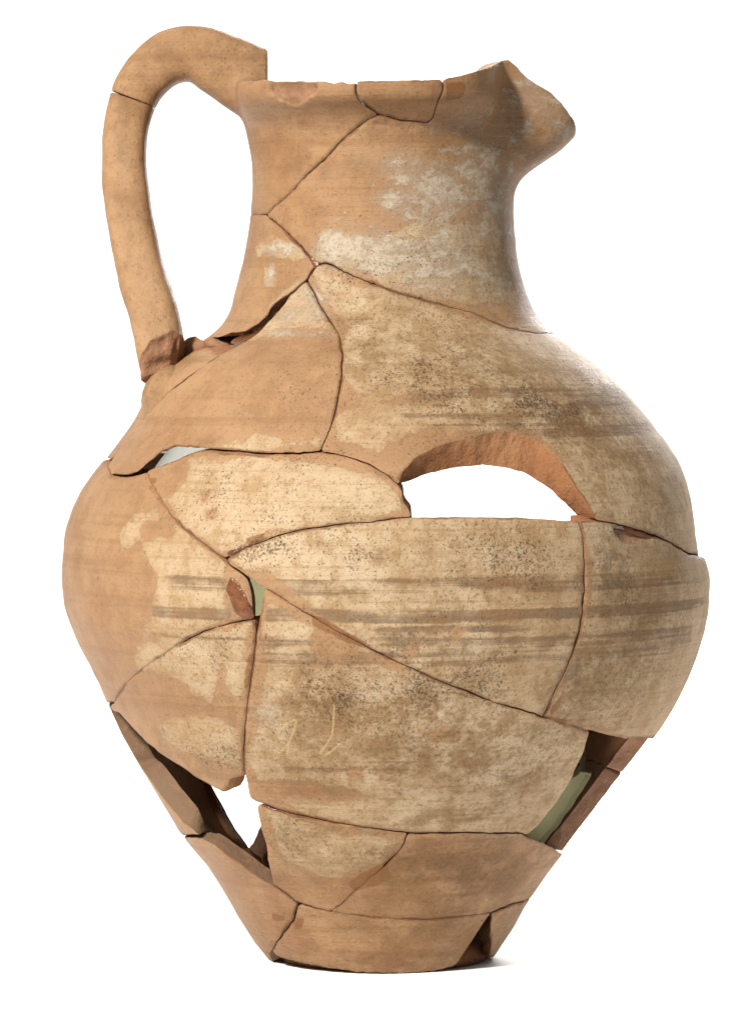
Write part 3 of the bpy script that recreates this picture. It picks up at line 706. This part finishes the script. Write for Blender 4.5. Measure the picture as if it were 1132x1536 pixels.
# x, y, half width in the picture plane, half depth
HC = [(255,567,34,38,-118),(248,535,36,41,-104),(233,466,37,40,-78),(212,400,35.5,38,-56),(198,330,35,37,-34),(188.5,260,34,37,-16),(189,200,34,37,-5),(200,150,35.5,38,0)]
HU = [(200.5,148.5,35.5,38,0),(222,112,38,40,0),(256,87,41,43,0),(297,83,43.5,46,0),(343,104,50,48,0),(374,122,55,48,0),(402,132,58,46,0)]
HALL = spline(HC + HU[1:], 10); NL = (len(HC) - 1) * 10
def tube(C, NS=44, endcap0=True, tilt=0.0):
    n = len(C); V = []; F = []
    for i in range(n):
        t = C[min(i + 1, n - 1)][:2] - C[max(i - 1, 0)][:2]; t = t / np.linalg.norm(t); nx = np.array([-t[1], t[0]])
        blend = np.clip((C[i, 0] - 350) / 45, 0, 1); nx = nx * (1 - blend) + np.array([0, np.sign(nx[1]) or 1]) * blend; nx /= np.linalg.norm(nx)
        for k in range(NS):
            a = 2 * math.pi * k / NS
            ca, sa = math.cos(a), math.sin(a)
            e = 0.64; ca = math.copysign(abs(ca) ** e, ca); sa = math.copysign(abs(sa) ** e, sa)
            q = C[i, :2] + nx * ca * C[i, 2]; yy = sa * C[i, 3]
            w = 1.3 * vnoise(q[0] / 40, q[1] / 40, yy / 40) + .6 * vnoise(q[0] / 13, q[1] / 13, yy / 13)
            q = q + nx * ca * w; yy += sa * w
            V.append((q[0] - AXX, yy + C[i, 4], BASEY - q[1]))
    for i in range(n - 1):
        for k in range(NS): F.append((i * NS + k, i * NS + (k + 1) % NS, (i + 1) * NS + (k + 1) % NS, (i + 1) * NS + k))
    F.append(tuple(range(NS))[::-1]); F.append(tuple((n - 1) * NS + k for k in range(NS)))
    return np.array(V), F
def handle_fields(me, own_flat=True):
    v = np.zeros(len(me.vertices) * 3); me.vertices.foreach_get('co', v); v = v.reshape(-1, 3) / S
    par = np.stack([np.arctan2(v[:, 0], -v[:, 1]), v[:, 2]], 1)
    rho = np.hypot(v[:, 0], v[:, 1]); f = fields(par)
    w = np.clip((rho - Rad(par[:, 0], par[:, 1]) + 6) / 50, 0, 1); w = w * w * (3 - 2 * w)
    n1 = vnoise(v[:, 0] / 60, v[:, 1] / 60, v[:, 2] / 90); n2 = vnoise(v[:, 0] / 50, v[:, 1] / 50, v[:, 2] / 50)
    tgt = dict(lime=0 * w, band=0 * w, soot=0 * w, stain=0.25 * np.clip(n2, 0, 1), slip=-34 + 30 * n1, weather=0.10 + 0.22 * n2, speck=0.03 + 0 * w, gluestain=-60 + 0 * w, spall=-60 + 0 * w, scratch=20 + 0 * w)
    for k, t in tgt.items(): f[k] = f[k] * (1 - w) + t * w
    set_fields(me, par, f)
    fl = np.stack([v[:, 1], v[:, 2] * .2 + v[:, 0] * .2, 0 * v[:, 0]], 1) * S
    a = me.attributes['flat']; q = np.zeros(len(v) * 3, np.float32); a.data.foreach_get('vector', q); q = q.reshape(-1, 3)
    if own_flat: a.data.foreach_set('vector', (q * (1 - w[:, None]) + fl * w[:, None]).astype(np.float32).ravel())
    return v, rho, par
# lower length
C = HALL[:NL + 1].copy()
V, F = tube(C)
# the spalled face at the foot: push everything beyond a slanted plane back onto it
pn = np.array([0.33, -0.90, -0.27]); pn /= np.linalg.norm(pn); pp = np.array([258 - AXX, -128.0, BASEY - 503])
def facet(V, pn, pp):
    d = (V - pp) @ pn + 3.5 * vnoise(V[:, 0] / 17, V[:, 1] / 17, V[:, 2] / 17); k = d > 0
    V2 = V.copy(); V2[k] -= d[k, None] * pn[None] * 0.94; return V2, k
# subdivide for detail before cutting
def remesh(V, F, voxel, name):
    me = bpy.data.meshes.new(name); me.from_pydata([tuple(p * S) for p in V], [], F); me.update()
    o = bpy.data.objects.new(name, me); col.objects.link(o)
    md = o.modifiers.new('r', 'REMESH'); md.mode = 'VOXEL'; md.voxel_size = voxel * S
    dg = bpy.context.evaluated_depsgraph_get(); nm = bpy.data.meshes.new_from_object(o.evaluated_get(dg))
    bpy.data.objects.remove(o); bpy.data.meshes.remove(me); return nm
def mverts(me):
    v = np.zeros(len(me.vertices) * 3); me.vertices.foreach_get('co', v); return v.reshape(-1, 3) / S
def mset(me, v): me.vertices.foreach_set('co', (v * S).ravel()); me.update()
def laplace(me, v, w, it):
    e = np.zeros(len(me.edges) * 2, int); me.edges.foreach_get('vertices', e); e = e.reshape(-1, 2)
    cnt = np.bincount(e.ravel(), minlength=len(v)).astype(float)[:, None]
    for _ in range(it):
        s = np.zeros_like(v); np.add.at(s, e[:, 0], v[e[:, 1]]); np.add.at(s, e[:, 1], v[e[:, 0]])
        v = v + w[:, None] * (s / np.maximum(cnt, 1) - v)
    return v
def finish(me, name, parent, label=None, mats=None):
    me.materials.clear()
    for m_ in mats or [M_CLAY, M_BREAK, M_INNER]: me.materials.append(m_)
    me.polygons.foreach_set('use_smooth', np.ones(len(me.polygons), bool)); me.name = name
    o = bpy.data.objects.new(name, me); col.objects.link(o); o.parent = parent
    if label: o['label'] = label
    return o
hm = remesh(V, F, 3.0, 'handle'); v = mverts(hm); v = laplace(hm, v, np.full(len(v), .3), 2)
v, cut = facet(v, pn, pp)
pn2 = np.array([0.88, -0.36, -0.30]); pn2 /= np.linalg.norm(pn2)
v, cut2 = facet(v, pn2, np.array([272 - AXX, -112.0, BASEY - 520])); cut = cut | cut2
v[cut] += np.stack([vnoise(v[cut, 0] / 9, v[cut, 1] / 9, v[cut, 2] / 9 + q) for q in (0, 30, 60)], 1) * 1.3
mset(hm, v)
handle = finish(hm, 'handle', jug, 'long lower length of the looped handle, broken at its foot', [M_CLAY, M_BREAKBROWN, M_INNER])
handle_fields(hm)
pf = np.array([cut[list(p.vertices)].all() for p in hm.polygons]); hm.polygons.foreach_set('material_index', pf.astype(np.int32))
# upper bend grows out of a sherd of the neck and rim: one solid, then cut in two named parts
nk = sherd('neck_sherd', J(RIM_L, chip, cA, [(385,324),P(-88,324),P(-118,324),P(-118,119)]), res=7, gap=.8, rnd=2.2)
tmpv = mverts(nk.data); tmpf = [tuple(p.vertices) for p in nk.data.polygons]
bm_me = bpy.data.meshes.new('t'); bpy.data.objects.remove(nk)
Cu = HALL[NL:].copy(); Cu[0, :2] += 0.9 * (Cu[1, :2] - Cu[0, :2]) / np.linalg.norm(Cu[1, :2] - Cu[0, :2]); V, F = tube(Cu)
allv = np.concatenate([tmpv, V]); allf = tmpf + [tuple(x + len(tmpv) for x in f) for f in F]
um = remesh(allv, allf, 2.6, 'neck_handle'); v = mverts(um)
px = v[:, 0] + AXX; py = BASEY - v[:, 2]
w = np.exp(-(((px - 372) / 34) ** 2 + ((py - 150) / 58) ** 2)) * 0.6
w *= np.clip((398 - px) / 12, 0, 1) * 0.9 + 0.1
v = laplace(um, v, np.maximum(w, .25 * 0), 70); v = laplace(um, v, np.full(len(v), .35), 2)
mset(um, v)
handle_fields(um, False)
rho = np.hypot(v[:, 0], v[:, 1]); phi = np.arctan2(v[:, 0], -v[:, 1]); Rr = Rad(phi, v[:, 2])
inn = (rho < Rr - 24) & (px > 372)
um.update()
nrm = np.zeros(len(um.vertices) * 3); um.vertices.foreach_get('normal', nrm); nrm = nrm.reshape(-1, 3)
def subset(me, keepface, name):
    import bmesh
    m2 = me.copy(); bm = bmesh.new(); bm.from_mesh(m2); bm.faces.ensure_lookup_table()
    bmesh.ops.delete(bm, geom=[f for f, k in zip(bm.faces, keepface) if not k], context='FACES'); bm.to_mesh(m2); bm.free(); return m2
um.attributes.new('vn', 'FLOAT_VECTOR', 'POINT').data.foreach_set('vector', nrm.astype(np.float32).ravel())
cen = np.zeros(len(um.polygons) * 3); um.polygons.foreach_get('center', cen); cen = cen.reshape(-1, 3) / S
cpx = cen[:, 0] + AXX; cpy = BASEY - cen[:, 2]
ish = (cpx < 366 + 0.10 * (cpy - 120)) | ((cpy < 112) & (cpx < 408))
for keep, nm_, lab, par_ in ((~ish, 'neck_sherd', 'sherd of the neck and rim that carries the handle', jug), (ish, 'handle_bend', 'upper bend of the handle', handle)):
    m2 = subset(um, keep, nm_)
    o = finish(m2, nm_, par_, lab)
    q = np.zeros(len(m2.vertices) * 3, np.float32); m2.attributes['vn'].data.foreach_get('vector', q)
    m2.normals_split_custom_set_from_vertices(q.reshape(-1, 3).tolist())
    if nm_ == 'neck_sherd':
        vv = mverts(m2); r_ = np.hypot(vv[:, 0], vv[:, 1]); R_ = Rad(np.arctan2(vv[:, 0], -vv[:, 1]), vv[:, 2]); isin = (r_ < R_ - 22) & (vv[:, 2] < BASEY - 126)
        m2.polygons.foreach_set('material_index', np.array([2 if isin[list(p.vertices)].all() else 0 for p in m2.polygons], np.int32))

# stub of clay behind the foot of the handle
def lump(name, cx, cy, cyd, rx, ry, rz, mat, seed, parent=jug, amp=.22, label=None, flat=1.0):
    V = []; F = []; NA, NB = 20, 12
    for i in range(NB + 1):
        th = math.pi * i / NB
        for k in range(NA):
            a = 2 * math.pi * k / NA
            d = np.array([math.sin(th) * math.cos(a), math.sin(th) * math.sin(a), math.cos(th)])
            s_ = 1 + amp * float(vnoise(d[0] * 1.8 + seed, d[1] * 1.8, d[2] * 1.8 + seed))
            V.append(((cx - AXX + d[0] * rx * s_) * S, (cyd + d[1] * ry * s_) * S, (BASEY - cy + d[2] * rz * s_) * S))
    for i in range(NB):
        for k in range(NA): F.append((i * NA + k, (i + 1) * NA + k, (i + 1) * NA + (k + 1) % NA, i * NA + (k + 1) % NA))
    o = mesh_obj(name, V, F, [mat], parent)
    if label: o['label'] = label
    return o
lump('clay_stub', 328, 518, -40, 28, 60, 13, M_BREAKBROWN, 5.7, label='brown broken clay under the neck beside the handle')
root = lump('handle_root', 254, 600, -104, 36, 50, 52, M_CLAY, 8.3, parent=handle, amp=.10, label='clay root of the handle on the shoulder')
handle_fields(root.data)
lump('clay_stub', 296, 530, -60, 24, 30, 24, M_BREAKBROWN, 3.1, label='broken stub of clay beside the foot of the handle')

# ------------------------------------------------------------------ brown glue
GL = dict(mats=[M_GLUE, M_GLUE, M_GLUE], thick=5, res=4, ires=8, gap=0.0, rnd=3.0, jagamp=1.6, seg=4)
sherd('glue', [(404,464),(406,474),(392,490),(372,506),(352,519),(338,524),(334,510),(350,502),(372,497),(390,482)], base=-14, **GL)
sherd('glue', [(345,862),(356,866),(372,890),(378,912),(381,926),(366,930),(352,924),(342,900),(338,878)], base=0.7, **GL)
sherd('glue', [(336,833),(342,824),(356,822),(372,814),(388,803),(398,804),(386,813),(364,826),(348,836)], base=0.7, **GL)
sherd('glue', [(915,786),(945,792),(975,801),(990,808),(975,808),(945,800),(922,794)], base=0.7, **GL)
sherd('glue', [(384,1206),(392,1207),(430,1218),(470,1229),(520,1238),(470,1232),(430,1223),(398,1214)], base=0.7, **GL)
sherd('glue', [(462,384),(470,386),(478,396),(474,404),(466,402)], base=0.6, **GL)
